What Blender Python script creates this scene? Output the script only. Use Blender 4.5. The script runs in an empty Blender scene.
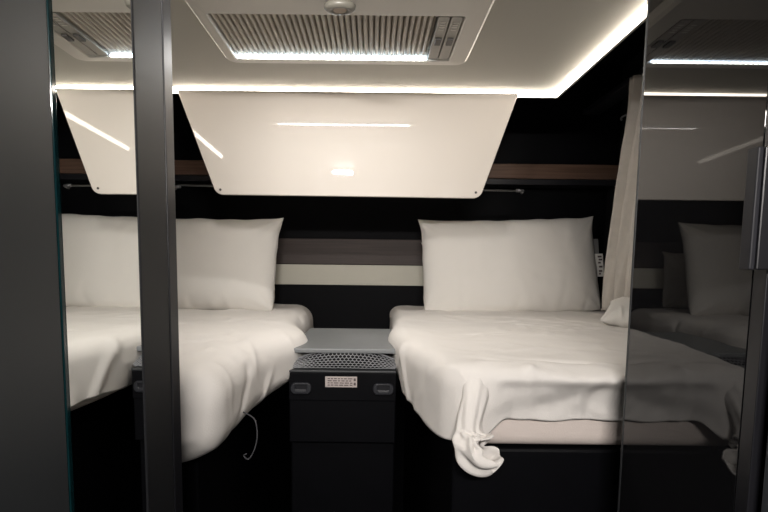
import bpy, bmesh, math, random
from mathutils import Vector, Matrix, noise, Euler

SC = bpy.context.scene
COL = SC.collection
Z0 = 1.15                      # eye height above the aisle floor; heights below are given from eye level
R = math.radians
LAMP = 1.8; FILL = 13.5  # power of the ceiling spotlight and of the added fill light

# ------------------------------------------------------------------ materials
def mat(name, col, rough=.5, metal=0., var=.06, nscale=30., bump=0., bscale=200., coat=0., spec=.5, emit=None, estr=0., ior=1.5, sheen=0.):
    m = bpy.data.materials.new(name); m.use_nodes = True
    nt = m.node_tree; b = nt.nodes['Principled BSDF']
    b.inputs['Roughness'].default_value = rough
    b.inputs['Metallic'].default_value = metal
    b.inputs['IOR'].default_value = ior
    b.inputs['Specular IOR Level'].default_value = spec
    b.inputs['Coat Weight'].default_value = coat
    b.inputs['Sheen Weight'].default_value = sheen
    tc = nt.nodes.new('ShaderNodeTexCoord')
    n = nt.nodes.new('ShaderNodeTexNoise'); n.inputs['Scale'].default_value = nscale; n.inputs['Detail'].default_value = 4
    nt.links.new(tc.outputs['Object'], n.inputs['Vector'])
    r = nt.nodes.new('ShaderNodeValToRGB')
    r.color_ramp.elements[0].position = .3; r.color_ramp.elements[1].position = .7
    r.color_ramp.elements[0].color = tuple(c * (1 - var) for c in col) + (1,)
    r.color_ramp.elements[1].color = tuple(min(1, c * (1 + var)) for c in col) + (1,)
    nt.links.new(n.outputs['Fac'], r.inputs['Fac'])
    nt.links.new(r.outputs['Color'], b.inputs['Base Color'])
    if bump:
        n2 = nt.nodes.new('ShaderNodeTexNoise'); n2.inputs['Scale'].default_value = bscale; n2.inputs['Detail'].default_value = 3
        nt.links.new(tc.outputs['Object'], n2.inputs['Vector'])
        bp = nt.nodes.new('ShaderNodeBump'); bp.inputs['Strength'].default_value = bump; bp.inputs['Distance'].default_value = .002
        nt.links.new(n2.outputs['Fac'], bp.inputs['Height']); nt.links.new(bp.outputs['Normal'], b.inputs['Normal'])
    if emit:
        b.inputs['Emission Color'].default_value = tuple(emit) + (1,)
        b.inputs['Emission Strength'].default_value = estr
    return m

def wood(name, c1, c2, rough=.35):
    m = mat(name, c1, rough)
    nt = m.node_tree; b = nt.nodes['Principled BSDF']
    tc = nt.nodes.new('ShaderNodeTexCoord'); mp = nt.nodes.new('ShaderNodeMapping')
    mp.inputs['Scale'].default_value = (1.5, 40, 60)
    n = nt.nodes.new('ShaderNodeTexNoise'); n.inputs['Scale'].default_value = 2; n.inputs['Detail'].default_value = 6; n.inputs['Distortion'].default_value = .6
    r = nt.nodes.new('ShaderNodeValToRGB'); r.color_ramp.elements[0].position = .35; r.color_ramp.elements[1].position = .65
    r.color_ramp.elements[0].color = (*c1, 1); r.color_ramp.elements[1].color = (*c2, 1)
    nt.links.new(tc.outputs['Object'], mp.inputs[0]); nt.links.new(mp.outputs[0], n.inputs['Vector'])
    nt.links.new(n.outputs['Fac'], r.inputs[0]); nt.links.new(r.outputs[0], b.inputs['Base Color'])
    b.inputs['Specular IOR Level'].default_value = .3
    return m

M = {}
M['knob'] = mat('knob_smoked_plastic', (.20, .19, .16), .35)
M['cotton'] = mat('cotton_sheet', (.815, .78, .745), .9, var=.015, nscale=4, bump=.25, bscale=420, spec=.15)
M['cotton_pillow'] = mat('cotton_pillowcase', (.79, .765, .725), .9, var=.015, nscale=5, bump=.25, bscale=420, spec=.15)
M['fitted'] = mat('fitted_sheet_blush', (.78, .69, .64), .9, var=.02, nscale=6, bump=.2, bscale=400, spec=.15)
M['curtain'] = mat('curtain_fabric', (.62, .58, .53), .9, var=.04, nscale=40, bump=.4, bscale=500, spec=.1)
M['ceil'] = mat('ceiling_lining', (.44, .425, .375), .75, var=.015, nscale=3, bump=.05)
M['cream'] = mat('cream_gloss', (.64, .59, .535), .018, var=.004, nscale=2, spec=.5)
M['cream_strip'] = mat('cream_strip_gloss', (.62, .60, .52), .12, var=.02, nscale=3)
M['plastic'] = mat('hatch_plastic', (.66, .63, .57), .4, var=.015, nscale=5)
M['plastic_d'] = mat('hatch_plastic_grey', (.36, .34, .30), .45, var=.03, nscale=20)
M['blind'] = mat('pleated_blind', (.56, .51, .44), .75, var=.03, nscale=20)
M['slot'] = mat('slot_dark', (.06, .055, .05), .5)
M['knobin'] = mat('knob_tan', (.40, .30, .21), .4)
M['black_wall'] = mat('black_wall_lining', (.0022, .0023, .0034), .6, spec=.1, var=.1, nscale=60, bump=.1)
M['black'] = mat('black_laminate', (.0024, .0025, .0036), .5, spec=.1, var=.1, nscale=20)
M['charcoal_wall'] = mat('charcoal_wall_lining', (.012, .012, .014), .7, spec=.2, var=.1, nscale=40)
M['floor'] = mat('dark_floor', (.012, .012, .014), .5, var=.15, nscale=15)
M['gloss_black'] = mat('black_gloss_door', (.008, .008, .009), .018, var=.02, ior=1.43)
M['satin'] = mat('charcoal_satin', (.040, .044, .048), .42, var=.02, nscale=3, spec=.5)
M['post'] = mat('post_satin', (.015, .0155, .018), .48, spec=.4, var=.02, nscale=4)
M['post_edge'] = mat('post_edge_black', (.012, .012, .015), .35)
M['handle'] = mat('handle_anodised', (.022, .022, .027), .5, metal=.0, spec=.3)
M['bluegrey'] = mat('bluegrey_satin', (.040, .045, .055), .5, var=.03, nscale=4)
M['mirror'] = mat('mirror_silver', (.90, .915, .90), .0, metal=1., var=.0)
M['glass_edge'] = mat('glass_edge_green', (.004, .024, .028), .06, var=.3, nscale=12)
M['grey_board'] = mat('grey_board', (.20, .21, .215), .4, var=.03)
M['net'] = mat('net_cord', (.30, .305, .32), .7, var=.1, nscale=100)
M['net_in'] = mat('black_fabric_roll', (.012, .012, .014), .8, var=.2, nscale=30)
M['box'] = mat('black_box_face', (.0030, .0031, .0042), .5, spec=.08, var=.1)
M['rim'] = mat('box_rim', (.03, .032, .035), .45)
M['latch'] = mat('latch_plastic', (.022, .023, .028), .38)
M['paper'] = mat('label_paper', (.50, .44, .42), .6, var=.03)
M['ink'] = mat('label_ink', (.10, .075, .075), .7)
M['tag'] = mat('care_tag_white', (.70, .69, .66), .8)
M['tag_grey'] = mat('care_tag_grey', (.16, .16, .16), .8)
M['metal'] = mat('rod_metal', (.42, .42, .42), .3, metal=.9)
M['dark_metal'] = mat('dark_fitting', (.09, .09, .095), .35, metal=.4)
M['cord'] = mat('grey_cord', (.05, .05, .056), .8)
M['wood'] = wood('walnut_trim', (.115, .068, .047), (.165, .102, .074))
M['brown'] = wood('dark_brown_strip', (.052, .040, .037), (.068, .052, .047), .55)
M['housing'] = mat('led_housing', (.45, .44, .40), .5)
M['led'] = mat('led_diffuser_warm', (.9, .88, .82), .5, emit=(1.0, .90, .78), estr=20.)
M['led_cool'] = mat('led_cool', (.9, .9, .9), .5, emit=(.66, .82, 1.0), estr=15.)
M['led_main'] = mat('led_white', (.9, .9, .9), .5, emit=(1.0, .965, .915), estr=235.)
M['spot'] = mat('spot_lens', (.9, .9, .9), .4, emit=(1.0, .95, .90), estr=9.)

# ------------------------------------------------------------------ helpers
def finish(o, bm, m, smooth, bevel, seg, parent, offset):
    me = bpy.data.meshes.new(o)
    bm.transform(Matrix.Translation(offset))
    bm.normal_update(); bm.to_mesh(me); bm.free()
    ob = bpy.data.objects.new(o, me); COL.objects.link(ob)
    for x in (m if isinstance(m, (list, tuple)) else [m]): me.materials.append(x)
    if smooth:
        for p in me.polygons: p.use_smooth = True
    if bevel:
        b = ob.modifiers.new('bevel', 'BEVEL'); b.width = bevel; b.segments = seg; b.limit_method = 'ANGLE'; b.angle_limit = R(40)
        b.harden_normals = False
    if parent: ob.parent = parent
    return ob

def rootloc(o):
    while o.parent: o = o.parent
    return o.location

def obj(name, bm, m, parent=None, smooth=False, bevel=0, seg=2, local=False, origin=None):
    """bm is in eye-level coordinates; placed under its thing"""
    if local: off = Vector((0, 0, 0))
    elif parent: off = Vector((0, 0, Z0)) - rootloc(parent)
    else:
        off = Vector((0, 0, Z0))
        if origin: off = -Vector(origin)
    o = finish(name, bm, m, smooth, bevel, seg, parent, off)
    if origin and not parent: o.location = Vector(origin) + Vector((0, 0, Z0))
    return o

def thing(name, label, cat, loc, rot=(0, 0, 0), group=None):
    o = bpy.data.objects.new(name, None); COL.objects.link(o); o.empty_display_size = .05
    o.location = Vector(loc) + Vector((0, 0, Z0)); o.rotation_euler = rot
    return tag(o, label, cat, group)

def tag(o, label, cat, group=None):
    o['label'] = label; o['category'] = cat
    if group: o['group'] = group
    return o

def struct(name, bm, m, **k):
    o = obj(name, bm, m, **k); o['kind'] = 'structure'; return o

def bx(x0, x1, y0, y1, z0, z1, bm=None):
    bm = bm or bmesh.new()
    r = bmesh.ops.create_cube(bm, size=1)
    for v in r['verts']:
        v.co = Vector(((x0 + x1) / 2 + v.co.x * (x1 - x0), (y0 + y1) / 2 + v.co.y * (y1 - y0), (z0 + z1) / 2 + v.co.z * (z1 - z0)))
    return bm

def prism(pts, axis, a0, a1, bm=None):
    """extrude closed 2-D outline along an axis ('x': pts are (y,z); 'y': (x,z); 'z': (x,y))"""
    bm = bm or bmesh.new()
    def P(p, a): return {'x': (a, p[0], p[1]), 'y': (p[0], a, p[1]), 'z': (p[0], p[1], a)}[axis]
    A = [bm.verts.new(P(p, a0)) for p in pts]; B = [bm.verts.new(P(p, a1)) for p in pts]
    n = len(pts)
    bm.faces.new(A[::-1]); bm.faces.new(B)
    for i in range(n): bm.faces.new((A[i], A[(i + 1) % n], B[(i + 1) % n], B[i]))
    bmesh.ops.recalc_face_normals(bm, faces=bm.faces)
    return bm

def rrect(x0, x1, y0, y1, r, n=6):
    pts = []
    for cx, cy, a in ((x1 - r, y1 - r, 0), (x0 + r, y1 - r, 90), (x0 + r, y0 + r, 180), (x1 - r, y0 + r, 270)):
        for i in range(n + 1):
            t = R(a + 90 * i / n); pts.append((cx + r * math.cos(t), cy + r * math.sin(t)))
    return pts

def tube(pts, rad, n=8, bm=None, caps=True):
    bm = bm or bmesh.new(); rings = []
    pts = [Vector(p) for p in pts]
    rads = rad if isinstance(rad, (list, tuple)) else [rad] * len(pts)
    for i, p in enumerate(pts):
        t = (pts[min(i + 1, len(pts) - 1)] - pts[max(i - 1, 0)]).normalized()
        u = t.orthogonal().normalized() if i == 0 else (u - t * u.dot(t)).normalized()
        w = t.cross(u)
        rings.append([bm.verts.new(p + (u * math.cos(2 * math.pi * k / n) + w * math.sin(2 * math.pi * k / n)) * rads[i]) for k in range(n)])
    for a, b in zip(rings, rings[1:]):
        for k in range(n): bm.faces.new((a[k], a[(k + 1) % n], b[(k + 1) % n], b[k]))
    if caps: bm.faces.new(rings[0][::-1]); bm.faces.new(rings[-1])
    return bm

def spline(pts, n=8):
    P = [Vector(p) for p in pts]; out = []
    for i in range(len(P) - 1):
        a, b, c, d = P[max(i - 1, 0)], P[i], P[i + 1], P[min(i + 2, len(P) - 1)]
        for k in range(n):
            t = k / n
            out.append(.5 * ((2 * b) + (c - a) * t + (2 * a - 5 * b + 4 * c - d) * t * t + (3 * b - a - 3 * c + d) * t ** 3))
    out.append(P[-1]); return out

def loops(ls, bm=None, close_first=False, close_last=False):
    bm = bm or bmesh.new(); V = [[bm.verts.new(p) for p in l] for l in ls]
    n = len(ls[0])
    for a, b in zip(V, V[1:]):
        for k in range(n): bm.faces.new((a[k], a[(k + 1) % n], b[(k + 1) % n], b[k]))
    if close_first: bm.faces.new(V[0][::-1])
    if close_last: bm.faces.new(V[-1])
    bmesh.ops.recalc_face_normals(bm, faces=bm.faces)
    return bm

def subsurf(o, n=1):
    s = o.modifiers.new('subdivision', 'SUBSURF'); s.levels = n; s.render_levels = n; return o

# ------------------------------------------------------------------ the shell
struct('floor', bx(-1.25, 1.15, -1.7, 2.55, -1.2, -1.15), M['floor'])
struct('wall_rear', bx(-1.25, 1.15, 2.42, 2.50, -1.15, .80), M['black_wall'])
struct('wall_left', bx(-1.20, -1.12, -1.62, 2.42, -1.15, .80), M['charcoal_wall'])
struct('wall_right', bx(1.0, 1.08, -1.62, 2.42, -1.15, .80), M['charcoal_wall'])
struct('wall_front', bx(-1.25, 1.15, -1.70, -1.62, -1.15, .80), M['charcoal_wall'])
struct('ceiling', bx(-.725, .572, -1.62, 1.803, .535, .56), M['ceil'])
struct('trim_1', bx(-1.25, 1.15, -1.7, 2.55, .80, .84), M['black_wall'])   # dark roof above the lowered ceiling
struct('trim_2', bx(-.8, .8, 2.412, 2.4195, -.009, .100), M['brown'], bevel=.002)
struct('trim_3', bx(-.8, .8, 2.409, 2.4195, -.098, -.011), M['cream_strip'], bevel=.002)

# ------------------------------------------------------------------ LED light round the ceiling edge
t = thing('led_strip_light', 'warm white glowing light strip running around the edge of the lowered ceiling', 'light', (0, 1.8, .5))
def sweep_profile(prof, path):
    """prof: (inset from the path, height); path in plan, walls on the left hand of travel"""
    ls = []
    for i, p in enumerate(path):
        d = []
        if i > 0: d.append((Vector(path[i]) - Vector(path[i - 1])).normalized())
        if i < len(path) - 1: d.append((Vector(path[i + 1]) - Vector(path[i])).normalized())
        ns = [Vector((v.y, -v.x)) for v in d]
        b = sum(ns, Vector((0, 0))).normalized(); k = 1 / b.dot(ns[0])
        ls.append([(p[0] + b.x * q[0] * k, p[1] + b.y * q[0] * k, q[1]) for q in prof])
    return loops(ls, close_first=True, close_last=True)
path = [(-.725, .82), (-.725, 1.800), (.572, 1.800), (.572, .955)]
obj('diffuser', sweep_profile([(.002, .5345), (.012, .5345), (.005, .5200), (.002, .5200)], path), M['led'], t)
obj('housing', sweep_profile([(-.003, .5348), (.0005, .5348), (.0005, .5208), (.004, .5208), (.004, .519), (-.003, .519)], path), M['housing'], t)

t = thing('ceiling_spotlight', 'small oblong white spotlight in the ceiling, seen as a glint in the cream panel', 'light', (-.16, .56, .535))
obj('bezel', prism(rrect(-.225, -.095, .53, .59, .025), 'z', .527, .5345), M['plastic'], t, bevel=.002)
obj('lens', prism(rrect(-.205, -.115, .552, .568, .007), 'z', .5245, .5275), M['spot'], t)
def disc(cx, cy, r0, r1, z0, z1, n=32):
    return loops([[(cx + r * math.cos(2 * math.pi * k / n), cy + r * math.sin(2 * math.pi * k / n), z) for k in range(n)] for r, z in ((r0, z0), (r1, z1))], close_first=True, close_last=True)
ld = bpy.data.lights.new('lamp_beam', 'AREA'); ld.shape = 'RECTANGLE'; ld.size = .10; ld.size_y = .016; ld.energy = LAMP; ld.color = (1.0, .95, .905); ld.spread = R(120)
lo = bpy.data.objects.new('lamp_beam', ld); COL.objects.link(lo); lo.parent = t
lo.location = (0, .01, -.022); lo.rotation_euler = Vector((.10, 1.55, -.52)).to_track_quat('-Z', 'Y').to_euler()

t = thing('fill_light_bar', 'added fill light bar, unseen behind the viewer above the aisle', 'light', (.0, -.95, .535))  # added out-of-view fill, softens and brightens the beds from the front
obj('fill_body', bx(-.32, .32, -.985, -.915, .515, .5345), M['plastic'], t, bevel=.006)
obj('lens', prism(rrect(-.30, .30, -.972, -.928, .01), 'z', .5125, .5155), M['spot'], t)
ld = bpy.data.lights.new('fill_beam', 'AREA'); ld.shape = 'RECTANGLE'; ld.size = .58; ld.size_y = .05; ld.energy = FILL; ld.color = (1.0, .95, .905); ld.spread = R(130)
lo = bpy.data.objects.new('fill_beam', ld); COL.objects.link(lo); lo.parent = t
lo.location = (0, .025, -.05); lo.rotation_euler = Vector((.0, 2.6, -.75)).to_track_quat('-Z', 'Y').to_euler()

# ------------------------------------------------------------------ roof hatch
t = thing('roof_hatch', 'cream plastic roof hatch with pleated blind and cool light strip in the ceiling', 'roof hatch', (-.07, 1.31, .535))
def rl(x0, x1, y0, y1, r, z): return [(p[0], p[1], z) for p in rrect(x0, x1, y0, y1, r)]
fr = loops([rl(-.382, .236, 1.105, 1.502, .03, .5345), rl(-.381, .235, 1.106, 1.501, .03, .516), rl(-.374, .228, 1.113, 1.494, .026, .5095),
            rl(-.352, .189, 1.203, 1.4625, .008, .507), rl(-.349, .186, 1.2055, 1.4595, .007, .5085), rl(-.348, .185, 1.2065, 1.4585, .007, .5335)])
obj('frame', fr, M['plastic'], t, smooth=False, bevel=.0015)
bm = bmesh.new(); N = 37; x0, x1 = -.346, .128; rows = []
for j, y in enumerate((1.208, 1.455)):
    rows.append([bm.verts.new((x0 + (x1 - x0) * (i // 5 + (0, .16, .44, .60, .80)[i % 5]) / N, y, (.5165, .5140, .5140, .5165, .5335)[i % 5])) for i in range(N * 5 + 1)])
for i in range(N * 5): bm.faces.new((rows[0][i], rows[0][i + 1], rows[1][i + 1], rows[1][i]))
obj('pleated_blind', bm, M['blind'], t)
bm = bmesh.new()
for i in range(N):
    xc = x0 + (x1 - x0) * (i + .5) / N
    c_ = [bm.verts.new((xc + dx, dy, .5066)) for dx, dy in ((-.0042, 1.4445), (-.0042, 1.4515), (.0042, 1.4515), (.0042, 1.4445))]
    bm.faces.new(c_)
bx(x0, x1, 1.4440, 1.4520, .5070, .5085, bm)
for f in bm.faces: f.material_index = 0 if len(f.verts) == 4 and abs(f.calc_center_median().z - .5066) < 1e-5 else 1
obj('light_strip', bm, [M['led_main'], M['plastic']], t)
obj('glow_strip', bx(x0, x1, 1.4535, 1.456, .5088, .5145), M['led_cool'], t)
for a, b in ((.132, .156), (.159, .183)):
    sp = obj('control_panel', prism(rrect(a, b, 1.212, 1.453, .004), 'z', .509, .520), M['plastic_d'], t, bevel=.001)
    c = (a + b) / 2
    obj('slider', bx(c - .007, c + .007, 1.318, 1.352, .504, .5092), M['slot'], sp, bevel=.001)
    bm = bmesh.new()
    for k in range(4): bx(c - .006, c + .006, 1.235 + .012 * k, 1.240 + .012 * k, .5082, .5092, bm)
    obj('grip_ridges', bm, M['plastic'], sp)
kn = obj('knob', loops([[(-.071 + r * math.cos(2 * math.pi * k / 32), 1.163 + r * .75 * math.sin(2 * math.pi * k / 32), z) for k in range(32)]
                        for r, z in ((.032, .511), (.031, .502), (.026, .498), (.018, .4975), (.016, .500))], close_first=True, close_last=True), M['knob'], t, smooth=True)
obj('knob_insert', disc(-.071, 1.163, .014, .013, .5005, .4985), M['knobin'], kn)

# ------------------------------------------------------------------ big cream panel under the rear edge of the ceiling
t = thing('bulkhead_panel', 'large glossy cream trapezoid panel hanging below the ceiling between the beds', 'panel', (-.085, 1.76, .22))
def rounded_poly(c, rs, n=7):
    out = []
    for i, p in enumerate(c):
        p = Vector(p); a = (Vector(c[i - 1]) - p).normalized(); b = (Vector(c[(i + 1) % len(c)]) - p).normalized()
        r = rs[i]
        if r <= 0: out.append(tuple(p)); continue
        ang = math.acos(a.dot(b)); d = r / math.tan(ang / 2); cen = p + (a + b).normalized() * r / math.sin(ang / 2)
        s = p + a * d - cen; e = p + b * d - cen
        for k in range(n + 1):
            v = s.lerp(e, k / n).normalized() * r; out.append(tuple(cen + v))
    return out
pl = rounded_poly([(-.604, .519), (-.487, .2045), (.331, .2025), (.440, .519)], [0, .03, .03, 0])
bm = prism(pl, 'y', 1.757, 1.770)
for v in bm.verts: v.co.y -= (.519 - v.co.z) * .021
obj('panel_sheet', bm, M['cream'], t, bevel=.0025, seg=3)
for x in (-.474, .317):
    bm = bmesh.new(); tube([(x, 1.7518, .2195), (x, 1.7488, .2195)], .0038, 12, bm)
    o = obj('screw_cap', bm, M['slot'], t); o['label'] = 'small dark screw cap in a lower corner'
for s, xa, xb in ((1, .20, .49), (-1, -.36, -.66)):
    o = obj('support_rod', tube([(xa, 1.7645, .234), (xa + s * .02, 1.84, .240), (xb, 1.90, .246 if s > 0 else .252)], .0028, 10), M['metal'], t, smooth=True)
    xe = xb
    obj('rod_socket', tube([(xe - s * .012, 1.90, .247), (xe + s * .012, 1.901, .2455), (xe + s * .016, 1.93, .244)], .0055, 10), M['dark_metal'], o, smooth=True)

# ------------------------------------------------------------------ overhead locker with the walnut lip
t = thing('overhead_locker', 'black overhead locker with walnut lower lip across the rear wall', 'locker', (0, 2.36, .34))
obj('body', bx(-1.115, .995, 2.315, 2.419, .362, .795), M['black'], t, bevel=.002)
obj('wooden_lip', bx(-1.115, .995, 2.296, 2.3145, .346, .404), M['wood'], t, bevel=.003)
o = obj('underside_rail', bx(-1.115, .995, 2.300, 2.415, .322, .345), M['post_edge'], t, bevel=.002)

# ------------------------------------------------------------------ beds
def seg_dist(p, a, b):
    ab = b - a; k = max(0, min(1, (p - a).dot(ab) / ab.length_squared)); return (p - (a + ab * k)).length, k

def make_creases(seed, n, area, z, ang, spread, amp, L):
    rnd = random.Random(seed); out = []
    for _ in range(n):
        x = rnd.uniform(area[0], area[1]); y = rnd.uniform(area[2], area[3]); a = R(ang + rnd.uniform(-spread, spread)); l = rnd.uniform(*L)
        p = Vector((x, y, z)); d = Vector((math.cos(a), math.sin(a), 0)) * l; m = p + d * .5 + Vector((-d.y, d.x, 0)) * rnd.uniform(-.15, .15)
        s = rnd.choice((-1, 1, 1)) * rnd.uniform(.4, 1) * amp; w = rnd.uniform(.006, .014)
        out.append((p, m, s, w)); out.append((m, p + d, s, w))
    return out

def displace(bm, creases, namp, nscale, seed, dens=None):
    bm.normal_update()
    off = Vector((seed * 3.1, seed * 1.7, seed * .9)); new = []
    for v in bm.verts:
        p = v.co
        h = namp * noise.fractal(p * nscale + off, .9, 2.0, 3)
        wv = p + Vector((noise.noise(p * 4 + off), noise.noise(p * 4 - off), noise.noise(p * 4 + off * 2))) * .07
        rg = 1 - abs(noise.noise(Vector((wv.x * 7 + wv.y * 3, wv.y * 4 - wv.x * 2, wv.z * 7)) + off)) * 2.2
        h += .0065 * max(0, rg) ** 4 * (.5 + .8 * noise.noise(p * 3 + off * 3))
        q = Vector((p.x + .02 * noise.noise(p * 9 + off), p.y + .02 * noise.noise(p * 9 - off), p.z + .01 * noise.noise(p * 8)))
        for a, b, s, w in creases:
            if abs(q.x - (a.x + b.x) / 2) > .3 or abs(q.y - (a.y + b.y) / 2) > .3: continue
            d, k = seg_dist(q, a, b)
            if d < w * 3: h += s * math.exp(-(d / w) ** 2)
        new.append(p + v.normal * h)
    for v, c in zip(bm.verts, new): v.co = c

def grid_face(bm, fn, nu, nv):
    g = [[bm.verts.new(fn(i / nu, j / nv)) for j in range(nv + 1)] for i in range(nu + 1)]
    for i in range(nu):
        for j in range(nv): bm.faces.new((g[i][j], g[i + 1][j], g[i + 1][j + 1], g[i][j + 1]))

def soft_box(x0, x1, y0, y1, z0, z1, r, s=.012, faces='TBLRFK', hem=None, rp=None):
    """rounded box surface; hem(x,y)->lowest height gives open skirts"""
    bm = bmesh.new(); nx, ny, nz = max(2, int((x1 - x0) / s)), max(2, int((y1 - y0) / s)), max(4, int((z1 - z0) / s))
    H = hem or (lambda x, y: z0)
    L = lambda a, b, t: a + (b - a) * t
    if 'T' in faces: grid_face(bm, lambda u, v: (L(x0, x1, u), L(y0, y1, v), z1), nx, ny)
    if 'B' in faces: grid_face(bm, lambda u, v: (L(x0, x1, u), L(y0, y1, v), z0), nx, ny)
    if 'F' in faces: grid_face(bm, lambda u, v: (L(x0, x1, u), y0, L(H(L(x0, x1, u), y0), z1, v)), nx, nz)
    if 'K' in faces: grid_face(bm, lambda u, v: (L(x0, x1, u), y1, L(H(L(x0, x1, u), y1), z1, v)), nx, nz)
    if 'L' in faces: grid_face(bm, lambda u, v: (x0, L(y0, y1, u), L(H(x0, L(y0, y1, u)), z1, v)), ny, nz)
    if 'R' in faces: grid_face(bm, lambda u, v: (x1, L(y0, y1, u), L(H(x1, L(y0, y1, u)), z1, v)), ny, nz)
    bmesh.ops.remove_doubles(bm, verts=bm.verts, dist=1e-5)
    rp = max(rp or r, r)
    for v in bm.verts:
        p = v.co.copy()
        q = Vector((min(max(p.x, x0 + rp), x1 - rp), min(max(p.y, y0 + rp), y1 - rp), p.z)); d = p - q
        m = max(abs(d.x), abs(d.y))
        if m > 1e-6:                       # plan corner
            n_ = d.normalized(); a = max(0, m - (rp - r))
            b = 0
            if p.z > z1 - r: b = p.z - (z1 - r)
            elif 'B' in faces and p.z < z0 + r: b = p.z - (z0 + r)
            z = p.z
            if a > 0 and b != 0:
                k = max(a, abs(b)) / math.hypot(a, b); m = rp - r + a * k; z = p.z - b + b * k
            p = Vector((q.x + n_.x * m, q.y + n_.y * m, z))
        v.co = p
    bmesh.ops.recalc_face_normals(bm, faces=bm.faces)
    return bm

# left bed
t = thing('bed', 'single bed on the left with black base under a pale sheet', 'bed', (-.68, 1.6, -1.15))
obj('base', bx(-1.115, -.315, .985, 2.415, -1.15, -.346), M['black'], t, bevel=.006)
obj('mattress', bx(-1.10, -.285, .91, 2.40, -.325, -.215), M['fitted'], t, bevel=.03, seg=3)
V = Vector
cr = make_creases(3, 26, (-.95, -.33, .95, 2.0), -.18, 60, 50, .0050, (.08, .28))
for a, b, s, w in (((-.50, 1.42, -.18), (-.38, 1.40, -.18), -.0035, .012), ((-.38, 1.40, -.18), (-.31, 1.30, -.18), -.005, .010),
                   ((-.52, 1.36, -.18), (-.40, 1.35, -.18), .004, .010), ((-.40, 1.35, -.18), (-.33, 1.26, -.19), .004, .010),
                   ((-.50, 1.31, -.18), (-.41, 1.29, -.18), -.004, .009), ((-.34, 1.38, -.18), (-.29, 1.18, -.19), -.003, .012),
                   ((-.25, 1.30, -.24), (-.25, 1.22, -.30), .006, .012), ((-.25, 1.12, -.22), (-.25, 1.06, -.30), -.006, .012),
                   ((-.36, .85, -.285), (-.27, .86, -.29), .003, .010),
                   
                   ((-.25, 1.75, -.22), (-.25, 1.66, -.30), .006, .014), ((-.25, 1.95, -.2), (-.25, 1.88, -.29), -.006, .014)):
    cr.append((V(a), V(b), s, w))
bm = soft_box(-1.105, -.250, .850, 2.405, -.343, -.18, .062, .009, rp=.10)
for v in bm.verts:      # softly swelling edge beside the pillow, lifted hem near it
    k = math.exp(-((v.co.y - 2.02) / .22) ** 2)
    if v.co.x > -.4:
        v.co.x += (.014 * k + .076 * math.exp(-((v.co.y - 1.51) / .20) ** 2) * max(0, min(1, (v.co.z + .35) / .06))) * (1 - max(0, (-.27 - v.co.x) / .13))
displace(bm, cr, .0035, 6, 1)
o = obj('bed_sheet', bm, M['cotton'], smooth=True, origin=(-.68, 1.6, -.32)); subsurf(o)
tag(o, 'pale crumpled sheet wrapped over the left bed mattress', 'sheet', 'bed sheets')

# right bed
t = thing('bed', 'single bed on the right with black base below a loosely hanging sheet', 'bed', (.54, 1.6, -1.15))
obj('base', bx(.150, .995, .985, 2.415, -1.15, -.335), M['black'], t, bevel=.006)
def taper(bm):          # the narrower foot end of the bed
    for v in bm.verts:
        k = max(0, (1.36 - v.co.y) / .41) ** 1.8
        if v.co.x < .3: v.co.x += .062 * k * (1 - max(0, v.co.x - .13) / .17 if v.co.x > .13 else 1)
bm = soft_box(.092, .980, .983, 2.395, -.333, -.19, .02, .02); taper(bm)
subsurf(obj('mattress', bm, M['fitted'], t, smooth=True))
def hem(x, y):
    if y < .97 and x > .10:
        k = min(1, (x - .10) / .11); k = k * k * (3 - 2 * k)
        return -.314 + .038 * k + .0015 * math.sin(x * 34 + .4) * k + .0015 * math.sin(x * 71) * k
    return -.312 + .006 * math.sin(y * 17)
cr = make_creases(11, 22, (.15, .9, 1.02, 2.0), -.18, 10, 40, .0050, (.08, .3))
for a, b, s, w in (((.17, .95, -.185), (.28, .955, -.182), .005, .010), ((.28, .955, -.184), (.43, .95, -.188), .007, .009),
                   ((.43, .95, -.188), (.60, .95, -.185), .006, .010), ((.22, 1.03, -.18), (.36, 1.01, -.18), -.004, .014), ((.20, .99, -.18), (.42, .995, -.18), .004, .012),
                   ((.145, .94, -.195), (.148, .94, -.29), .016, .016), ((.190, .94, -.195), (.165, .94, -.28), .010, .013), ((.168, .94, -.20), (.157, .94, -.29), -.010, .010),
                   ((.165, .94, -.205), (.225, .94, -.192), .006, .010), ((.205, .94, -.205), (.18, .94, -.275), -.008, .012),
                   ((.42, .94, -.195), (.375, .94, -.205), .007, .008), ((.375, .94, -.205), (.365, .94, -.24), .008, .008), ((.365, .94, -.24), (.38, .94, -.27), .007, .008),
                   ((.40, .94, -.20), (.388, .94, -.265), -.006, .010), ((.34, .94, -.262), (.31, .94, -.225), .005, .012), ((.24, .94, -.21), (.30, .94, -.2), -.004, .014),
                   ((.36, .94, -.232), (.30, .94, -.252), -.005, .012), ((.33, .94, -.215), (.22, .94, -.25), .003, .016),
                   ((.08, 1.30, -.2), (.08, 1.22, -.3), .007, .016), ((.08, 1.08, -.2), (.09, 1.04, -.3), -.008, .014), ((.08, 1.62, -.2), (.08, 1.55, -.3), -.006, .018)):
    cr.append((V(a), V(b), s, w))
bm = soft_box(.076, .990, .944, 2.405, -.318, -.18, .040, .009, faces='TLF', hem=hem, rp=.06)
taper(bm)
for v in bm.verts:
    if v.co.x < .3: v.co.x -= .026 * math.exp(-((v.co.y - 1.54) / .22) ** 2) * max(0, min(1, (v.co.z + .32) / .07)) * (1 - max(0, v.co.x - .08) / .22 if v.co.x > .08 else 1)
displace(bm, cr, .0035, 6, 4)
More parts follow.
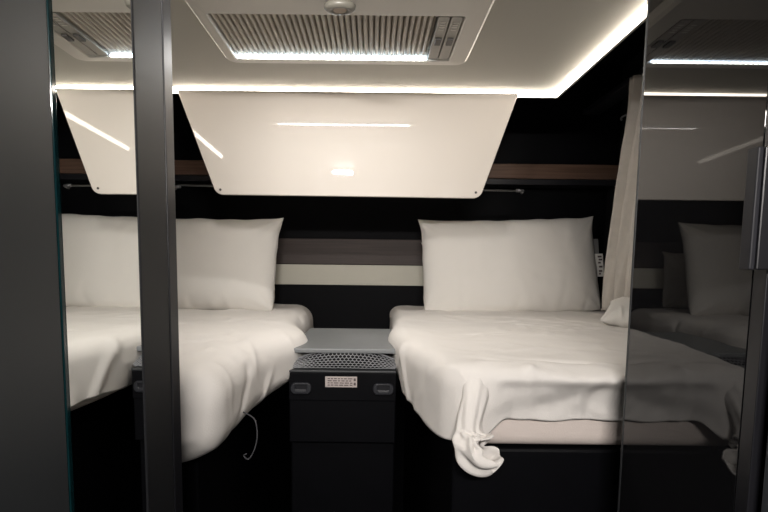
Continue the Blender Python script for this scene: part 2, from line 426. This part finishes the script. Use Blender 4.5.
for v in bm.verts:      # sheet sagging inwards below a rolled top edge
    if v.co.y < .985 and v.co.x > .19:
        k = min(1, (v.co.x - .19) / .06); z = v.co.z
        v.co.y -= .013 * k * math.exp(-((z + .196) / .013) ** 2) * (1 + .35 * math.sin(v.co.x * 19))
        v.co.y += .026 * k * max(0, min(1, (-.2 - z) / .075))
        if z < -.205: v.co.y += .007 * k * max(0, math.sin(math.pi * min(1, (-.205 - z) / .07))) * (1 + .3 * math.sin(v.co.x * 23))
o = obj('bed_sheet', bm, M['cotton'], smooth=True, origin=(.54, 1.6, -.318)); subsurf(o)
sd = o.modifiers.new('thickness', 'SOLIDIFY'); sd.thickness = .003; sd.offset = -1
tag(o, 'pale loose sheet over the right bed with one bunched corner hanging at the foot', 'sheet', 'bed sheets')
# bunched corner: a gathered pouch with its mouth turned to the front
pth = spline([(.192, 1.00, -.206), (.186, .968, -.214), (.178, .948, -.240), (.170, .934, -.275), (.168, .927, -.294), (.172, .915, -.309), (.185, .904, -.317), (.201, .896, -.312)], 7)
rd = spline([(.024, 0, 0), (.026, 0, 0), (.022, 0, 0), (.021, 0, 0), (.024, 0, 0), (.029, 0, 0), (.032, 0, 0), (.031, 0, 0)], 7)
bm = bmesh.new(); rings = []; n = 44
for i, p in enumerate(pth):
    tt = (pth[min(i + 1, len(pth) - 1)] - pth[max(i - 1, 0)]).normalized()
    u = Vector((0, -1, 0)); u = (u - tt * u.dot(tt)).normalized(); w = tt.cross(u); f = i / (len(pth) - 1)
    ring = []
    for k in range(n):
        a = 2 * math.pi * k / n
        rr = rd[i].x * (1 + (.03 + .12 * f * f) * math.sin(5 * a + 2.2 * math.sin(3 * f)) + .09 * f * math.sin(9 * a + 5 * f) + .22 * noise.noise((math.cos(a) * 1.4, math.sin(a) * 1.4, f * 5)))
        rim = tt * (.011 * math.sin(3 * a + .8) + .006 * math.sin(7 * a)) * max(0, f - .72) / .28
        rr *= 1 + .16 * math.sin(7 * a + 40 * f) * math.exp(-((f - .62) / .10) ** 2)
        ring.append(bm.verts.new(p + rim + (u * math.cos(a) + w * math.sin(a)) * rr))
    rings.append(ring)
for a, b in zip(rings, rings[1:]):
    for k in range(n): bm.faces.new((a[k], a[(k + 1) % n], b[(k + 1) % n], b[k]))
bmesh.ops.recalc_face_normals(bm, faces=bm.faces)
hc = obj('hanging_corner', bm, M['cotton'], o, smooth=True); hc['label'] = 'bunched corner of the sheet hanging below the mattress'
sd = hc.modifiers.new('thickness', 'SOLIDIFY'); sd.thickness = .003; sd.offset = -1
subsurf(hc)

# strap hanging from the left mattress
pts = spline([(-.252, 1.07, -.296), (-.229, 1.06, -.306), (-.221, 1.05, -.325), (-.221, 1.045, -.348), (-.228, 1.04, -.370), (-.237, 1.04, -.381), (-.245, 1.04, -.374), (-.239, 1.04, -.370)], 6)
o = obj('cord', tube(pts, 0.0013, 8), M['cord'], smooth=True, origin=(-.22, 1.04, -.38))
tag(o, 'thin dark cord dangling from the side of the left mattress', 'cord')

# ------------------------------------------------------------------ pillows
def pillow_mesh(w, h, th, seed, shear=0., narrow=0., nu=96, nv=64, flat=.42):
    bm = bmesh.new(); sides = []
    rnd = random.Random(seed); off = Vector((seed * 2.3, seed, 0))
    lines = []
    for _ in range(14):
        u = rnd.uniform(-.85, .85); top = rnd.random() < .5
        lines.append((u, 1 if top else -1, rnd.uniform(.2, .5), rnd.uniform(.022, .045), rnd.uniform(-.2, .2), rnd.uniform(.004, .009) * rnd.choice((1, -1))))
    for s in (-1, 1):
        g = []
        for i in range(nu + 1):
            row = []
            for j in range(nv + 1):
                u = math.sin((i / nu - .5) * math.pi * .94) / math.sin(.47 * math.pi); v = math.sin((j / nv - .5) * math.pi * .94) / math.sin(.47 * math.pi)
                ear = (abs(u) * abs(v)) ** 7
                up = 1 if v > 0 else .1
                x = w / 2 * u * (1 - .022 * (1 - v ** 4) + (.022 if v > 0 else -.03) * ear); z = h / 2 * v * (1 - .030 * (1 - u ** 4) * (1 if v > 0 else -.3) + (.035 if v > 0 else -.03) * ear)
                x += .004 * noise.noise(Vector((v * 3, u, seed))) * abs(u) ** 6; z += .006 * noise.noise(Vector((u * 4, v, seed + 9))) * abs(v) ** 6
                prof = (max(0, 1 - abs(u) ** 3.2) * max(0, 1 - abs(v) ** 3.4)) ** .50
                d = th / 2 * prof
                d += .004 * prof * noise.fractal(Vector((x * 7, z * 7, s)) + off, .9, 2, 3)
                for lu, sv, ln, lw, sl, am in lines:
                    if v * sv > 1 - ln * 1.6:
                        dd = (u - lu - sl * (1 - v * sv)) / lw
                        if abs(dd) < 3: d += am * math.exp(-dd * dd) * min(1, prof * 2.2) * (v * sv - (1 - ln * 1.6)) / (ln * 1.6) * (1 if s < 0 else .5)
                for cu in (-1, 1):       # pulls radiating from the corners
                    for cv in (-1, 1):
                        rx, rz = cu - u, cv - v; rr = math.hypot(rx * 1.6, rz)
                        if rr < .7: d += .0035 * math.sin(9 * math.atan2(rz * cv, rx * cu * 1.6) + seed) * (1 - rr / .7) * prof * 2
                x += shear * (z + h / 2) / h - (narrow * u * (v + 1) / 2 if u > 0 else 0)
                row.append(bm.verts.new((x, s * max(d, .0015), z + h / 2)))
            g.append(row)
        for i in range(nu):
            for j in range(nv):
                q = (g[i][j], g[i + 1][j], g[i + 1][j + 1], g[i][j + 1]); bm.faces.new(q if s < 0 else q[::-1])
        sides.append(g)
    a, b = sides
    ring = lambda g: [g[i][0] for i in range(nu)] + [g[nu][j] for j in range(nv)] + [g[i][nv] for i in range(nu, 0, -1)] + [g[0][j] for j in range(nv, 0, -1)]
    ra, rb = ring(a), ring(b); n = len(ra)
    for k in range(n): bm.faces.new((ra[k], rb[k], rb[(k + 1) % n], ra[(k + 1) % n]))
    bmesh.ops.recalc_face_normals(bm, faces=bm.faces)
    return bm

def pillow(name, label, loc, rot, group=None, **k):
    o = obj(name, pillow_mesh(**k), M['cotton_pillow'], smooth=True, local=True)
    o.location = Vector(loc) + Vector((0, 0, Z0)); o.rotation_euler = rot; subsurf(o)
    return tag(o, label, 'pillow', group)

G = 'pillows on the two beds'
pR = pillow('pillow', 'plump white pillow at the front of the right bed with care tags on its edge', (.545, 2.145, -.187), (R(-12), R(-1.7), R(0)), G, w=.700, h=.372, th=.15, seed=2, narrow=.022)
pillow('pillow', 'white pillow mostly hidden behind the tagged pillow on the right bed', (.560, 2.352, -.178), (R(-2), 0, 0), G, w=.70, h=.26, th=.10, seed=5)
pillow('pillow', 'plump white pillow at the front of the left bed', (-.723, 2.07, -.188), (R(-11), 0, 0), G, w=.715, h=.355, th=.16, seed=8, shear=.018)
pillow('pillow', 'white pillow mostly hidden behind the plump pillow on the left bed', (-.757, 2.352, -.178), (R(-2), 0, 0), G, w=.70, h=.235, th=.10, seed=12)
pillow('cushion', 'small pale cushion on the right bed below the curtain', (.792, 1.560, -.165), (R(-74), R(0), R(-33)), None, w=.28, h=.18, th=.075, seed=21)

# care tags of the right pillow (local coordinates of the pillow)
def local_part(name, bm, m, parent): return obj(name, bm, m, parent, local=True)
tg = local_part('care_tag', bx(.318, .347, -.004, -.001, .215, .285), M['tag_grey'], pR); tg['label'] = 'dark grey care tag'
tg = local_part('care_tag', bx(.322, .360, -.007, -.004, .135, .225), M['tag'], pR); tg['label'] = 'white care tag with small printing'
bm = bmesh.new()
for z, a, b in ((.214, .340, .355), (.202, .343, .357), (.190, .340, .350), (.174, .343, .356), (.157, .341, .354), (.146, .341, .348)): bx(a, b, -.0078, -.0068, z - .004, z + .003, bm)
local_part('tag_print', bm, M['ink'], tg)

# ------------------------------------------------------------------ curtain
t = thing('curtain', 'pale grey curtain hanging over the right bed beside the rear wall', 'curtain', (.85, 1.9, -.165))
bm = bmesh.new(); nu, nv = 110, 60; g = []
for i in range(nu + 1):
    u = i / nu; row = []
    for j in range(nv + 1):
        v = j / nv                               # 0 top, 1 bottom
        top = V((.825, 1.875, .60)).lerp(V((.880, 1.58, .60)), u); bot = V((.845, 2.045, -.160)).lerp(V((.90, 1.74, -.160)), u)
        e = v ** 1.15
        p = top.lerp(bot, e); p.z = .60 + (-.160 - .60) * v
        fold = .020 * math.sin(2 * math.pi * (u * 5.2 + .08 * math.sin(3 * v) + .12)) * (.55 + .45 * v) + .006 * math.sin(2 * math.pi * (u * 11 + v))
        row.append(bm.verts.new((p.x + fold + .004 * noise.noise(p * 14), p.y + .004 * noise.noise(p * 11), p.z)))
    g.append(row)
for i in range(nu):
    for j in range(nv): bm.faces.new((g[i][j], g[i + 1][j], g[i + 1][j + 1], g[i][j + 1]))
o = obj('fabric', bm, M['curtain'], t, smooth=True); sd = o.modifiers.new('thickness', 'SOLIDIFY'); sd.thickness = .002
obj('hem', tube([(.845 + .055 * k / 10 + .020 * math.sin(2 * math.pi * (k / 10 * 5.2 + .08 * math.sin(3) + .12)), 2.045 - .305 * k / 10, -.160) for k in range(11)], .003, 8), M['curtain'], t, smooth=True)
obj('hook', tube(spline([(.836, 1.885, .495), (.826, 1.90, .493), (.820, 1.905, .486), (.824, 1.905, .480)], 5), .003, 8), M['dark_metal'], t, smooth=True)
o = obj('curtain_rail', bx(.835, .900, 1.05, 2.30, .598, .616), M['post_edge'], bevel=.003, origin=(.87, 1.7, .60))
tag(o, 'dark curtain rail above the pale grey curtain', 'curtain rail')

# ------------------------------------------------------------------ between the beds: board, net, box
o = obj('shelf_board', bx(-.205, .066, 1.3910, 1.8300, -.2300, -.2180), M['grey_board'], bevel=.0030, origin=(-.09, 1.6, -.2300))
tag(o, 'grey shelf board bridging the gap between the two beds', 'shelf')

t = thing('storage_net', 'grey honeycomb mesh net stretched between the beds below the grey shelf', 'net', (-.0650, 1.39, -.2680))
bm = bmesh.new()
W, Hh, cs = .2620, .0640, .0059
def net_pos(u, v):      # u across, v up
    x = -.1960 + u * W; b = math.sin(math.pi * max(0, min(1, u))) ** .8
    return Vector((x, 1.3735 + .0340 * v * v - .0070 * b * math.sin(math.pi * v), -.2645 + .0440 * v * (.30 + .70 * b)))
def hexnet(bm):
    vd = {}; edges = set()
    def vert(x, y):
        k = (round(x * 1e5), round(y * 1e5))
        if k not in vd: vd[k] = (x, y)
        return k
    dx = math.sqrt(3) * cs; dy = 1.5 * cs; ny = int(Hh / dy) + 1; nx = int(W / dx)
    for j in range(ny):
        for i in range(nx):
            cx = dx * (i + .5 + .5 * (j % 2)); cy = dy * j + cs
            ks = [vert(cx + cs * math.sin(R(60 * k)), cy + cs * math.cos(R(60 * k))) for k in range(6)]
            for k in range(6): edges.add(tuple(sorted((ks[k], ks[(k + 1) % 6]))))
    for a, b in edges:
        (ax, ay), (bx_, by) = vd[a], vd[b]
        if max(ax, bx_) > W or max(ay, by) > Hh: continue
        tube([net_pos(ax / W, ay / Hh), net_pos(bx_ / W, by / Hh)], .0011, 5, bm)
hexnet(bm)
obj('mesh', bm, M['net'], t, smooth=True)
obj('elastic_hem', tube([net_pos(k / 24, 1.0) for k in range(25)], .0022, 8), M['net'], t, smooth=True)
bm = bmesh.new(); tube([(-.1860 + .2350 * k / 20, 1.4320, -.2500 + .0080 * math.sin(math.pi * k / 20)) for k in range(21)], [.0050 + .0100 * math.sin(math.pi * (k + .5) / 21) for k in range(21)], 14, bm)
o = obj('rolled_cloth', bm, M['net_in'], smooth=True, origin=(-.07, 1.4320, -.2670))
tag(o, 'black rolled cloth stowed behind the grey honeycomb net', 'cloth')

t = thing('storage_box', 'black step box with two flush latches and a small printed label between the beds', 'box', (-.0750, 1.6, -.4550))
obj('body', bx(-.206, .062, 1.3670, 1.8300, -.4550, -.2745), M['box'], t, bevel=.0030)
obj('rim', bx(-.206, .062, 1.3600, 1.4000, -.2740, -.2685), M['rim'], t, bevel=.0015)
obj('front_panel', bx(-.206, .062, 1.3625, 1.3668, -.3450, -.2750), M['box'], t, bevel=.0015)
for cx in (-.1755, .0303):
    bm = loops([[(p[0], 1.3622, p[1]) for p in rrect(cx - .0270, cx + .0270, -.3295, -.2985, .0130)], [(p[0], 1.3555, p[1]) for p in rrect(cx - .0250, cx + .0250, -.3275, -.3005, .0120)],
                [(p[0], 1.3555, p[1]) for p in rrect(cx - .0150, cx + .0150, -.3165, -.3040, .0030)], [(p[0], 1.3600, p[1]) for p in rrect(cx - .0145, cx + .0145, -.3160, -.3045, .0030)]], close_first=True)
    la = obj('latch', bm, M['latch'], t, bevel=.0010)
    obj('latch_recess', bx(cx - .0145, cx + .0145, 1.3595, 1.3612, -.3160, -.3045), M['post_edge'], la)
    obj('latch_button', bx(cx - .0135, cx + .0135, 1.3530, 1.3558, -.3255, -.3185), M['latch'], la, bevel=.0010)
lb = obj('label_plate', bx(-.1150, -.0355, 1.3610, 1.3622, -.3105, -.2832), M['paper'], t, bevel=.0005)
lb['label'] = 'small pale printed label'
bm = bmesh.new(); rnd = random.Random(4)
for r_ in range(4):
    x = -.1090; z = -.2885 - r_ * .0054
    while x < -.0500:
        l = rnd.uniform(.0040, .0120); bx(x, min(x + l, -.0470), 1.3602, 1.3611, z - .0013, z + .0010, bm); x += l + .0026
for z in (-.2905, -.3013): bx(-.0440, -.0387, 1.3602, 1.3611, z - .0038, z + .0030, bm)
obj('label_print', bm, M['ink'], lb)
o = obj('step', bx(-.206, .062, 1.3950, 1.8300, -1.15, -.4580), M['black'], bevel=.0040, origin=(-.08, 1.6, -1.15))
tag(o, 'plain black plinth under the latched step box between the beds', 'plinth')

# ------------------------------------------------------------------ mirrored wardrobe on the left
t = thing('wardrobe', 'tall charcoal wardrobe at the left edge with a mirror strip and grey corner post', 'wardrobe', (-.65, .1, -1.15))
obj('body', bx(-1.11, -.277, -.60, .761, -1.15, .5335), M['satin'], t, bevel=.003)
mr = obj('mirror', bx(-.2705, -.2680, .484, .640, -1.10, .531), M['mirror'], t); mr['label'] = 'upright mirror strip'
g_ = obj('glass_edge', bx(-.2765, -.2678, .4770, .4838, -1.10, .531), M['glass_edge'], t, bevel=.0012); g_['label'] = 'green polished glass edge'
obj('side_panel', bx(-.2765, -.2685, -.595, .4765, -1.12, .531), M['satin'], t, bevel=.001)
po = obj('corner_post', bx(-.2765, -.2665, .6405, .727, -1.14, .531), M['post'], t, bevel=.0025, seg=3)
obj('edge_strip', bx(-.2765, -.2662, .7295, .760, -1.14, .531), M['post_edge'], t, bevel=.0015)

# ------------------------------------------------------------------ glossy black wardrobe on the right
t = thing('wardrobe', 'tall glossy black wardrobe on the right with an upright grey handle', 'wardrobe', (.7, .78, -1.15))
obj('body', bx(.4220, .995, .581, .876, -1.15, .790), M['black'], t)
obj('door', bx(.4100, .4210, .601, .8765, -1.10, .700), M['gloss_black'], t, bevel=.0008)
obj('door_trim', bx(.4095, .4260, .8770, .8830, -1.12, .700), M['rim'], t, bevel=.0012)
obj('edge_strip', bx(.4100, .4218, .5795, .600, -1.12, .700), M['post_edge'], t, bevel=.001)
h = obj('handle', bx(.3840, .3900, .569, .586, -.003, .120), M['handle'], t, bevel=.0015)
obj('handle_plate', bx(.3900, .4215, .567, .578, -.003, .120), M['post_edge'], h, bevel=.0015)

o = obj('tall_cabinet', bx(.4140, .995, -.60, .566, -1.15, .790), M['bluegrey'], bevel=.003, origin=(.7, 0, -1.15))
tag(o, 'blue grey cabinet side at the right edge in front of the black wardrobe', 'cabinet')

# ------------------------------------------------------------------ world, camera
w = bpy.data.worlds.new('dim_surroundings'); SC.world = w; w.use_nodes = True
w.node_tree.nodes['Background'].inputs[0].default_value = (.02, .02, .022, 1)
w.node_tree.nodes['Background'].inputs[1].default_value = .3

cam = bpy.data.cameras.new('camera'); co = bpy.data.objects.new('camera', cam); COL.objects.link(co)
cam.sensor_width = 36; cam.sensor_fit = 'HORIZONTAL'; cam.lens = 36 * 555 / 768
cam.shift_x = 12 / 768; cam.shift_y = 64 / 768; cam.clip_start = .01
rot = Matrix.Rotation(R(90 - 5.9), 4, 'X') @ Matrix.Rotation(R(.65), 4, 'Z')
co.matrix_world = Matrix.Translation((0, 0, Z0)) @ rot
SC.camera = co

SC.view_settings.view_transform = 'Standard'; SC.view_settings.look = 'None'
SC.view_settings.gamma = 1; SC.view_settings.use_curve_mapping = False
SC.view_settings.exposure = 0.14
SC.cycles.use_denoising = True
SC.cycles.caustics_reflective = True
SC.cycles.max_bounces = 12
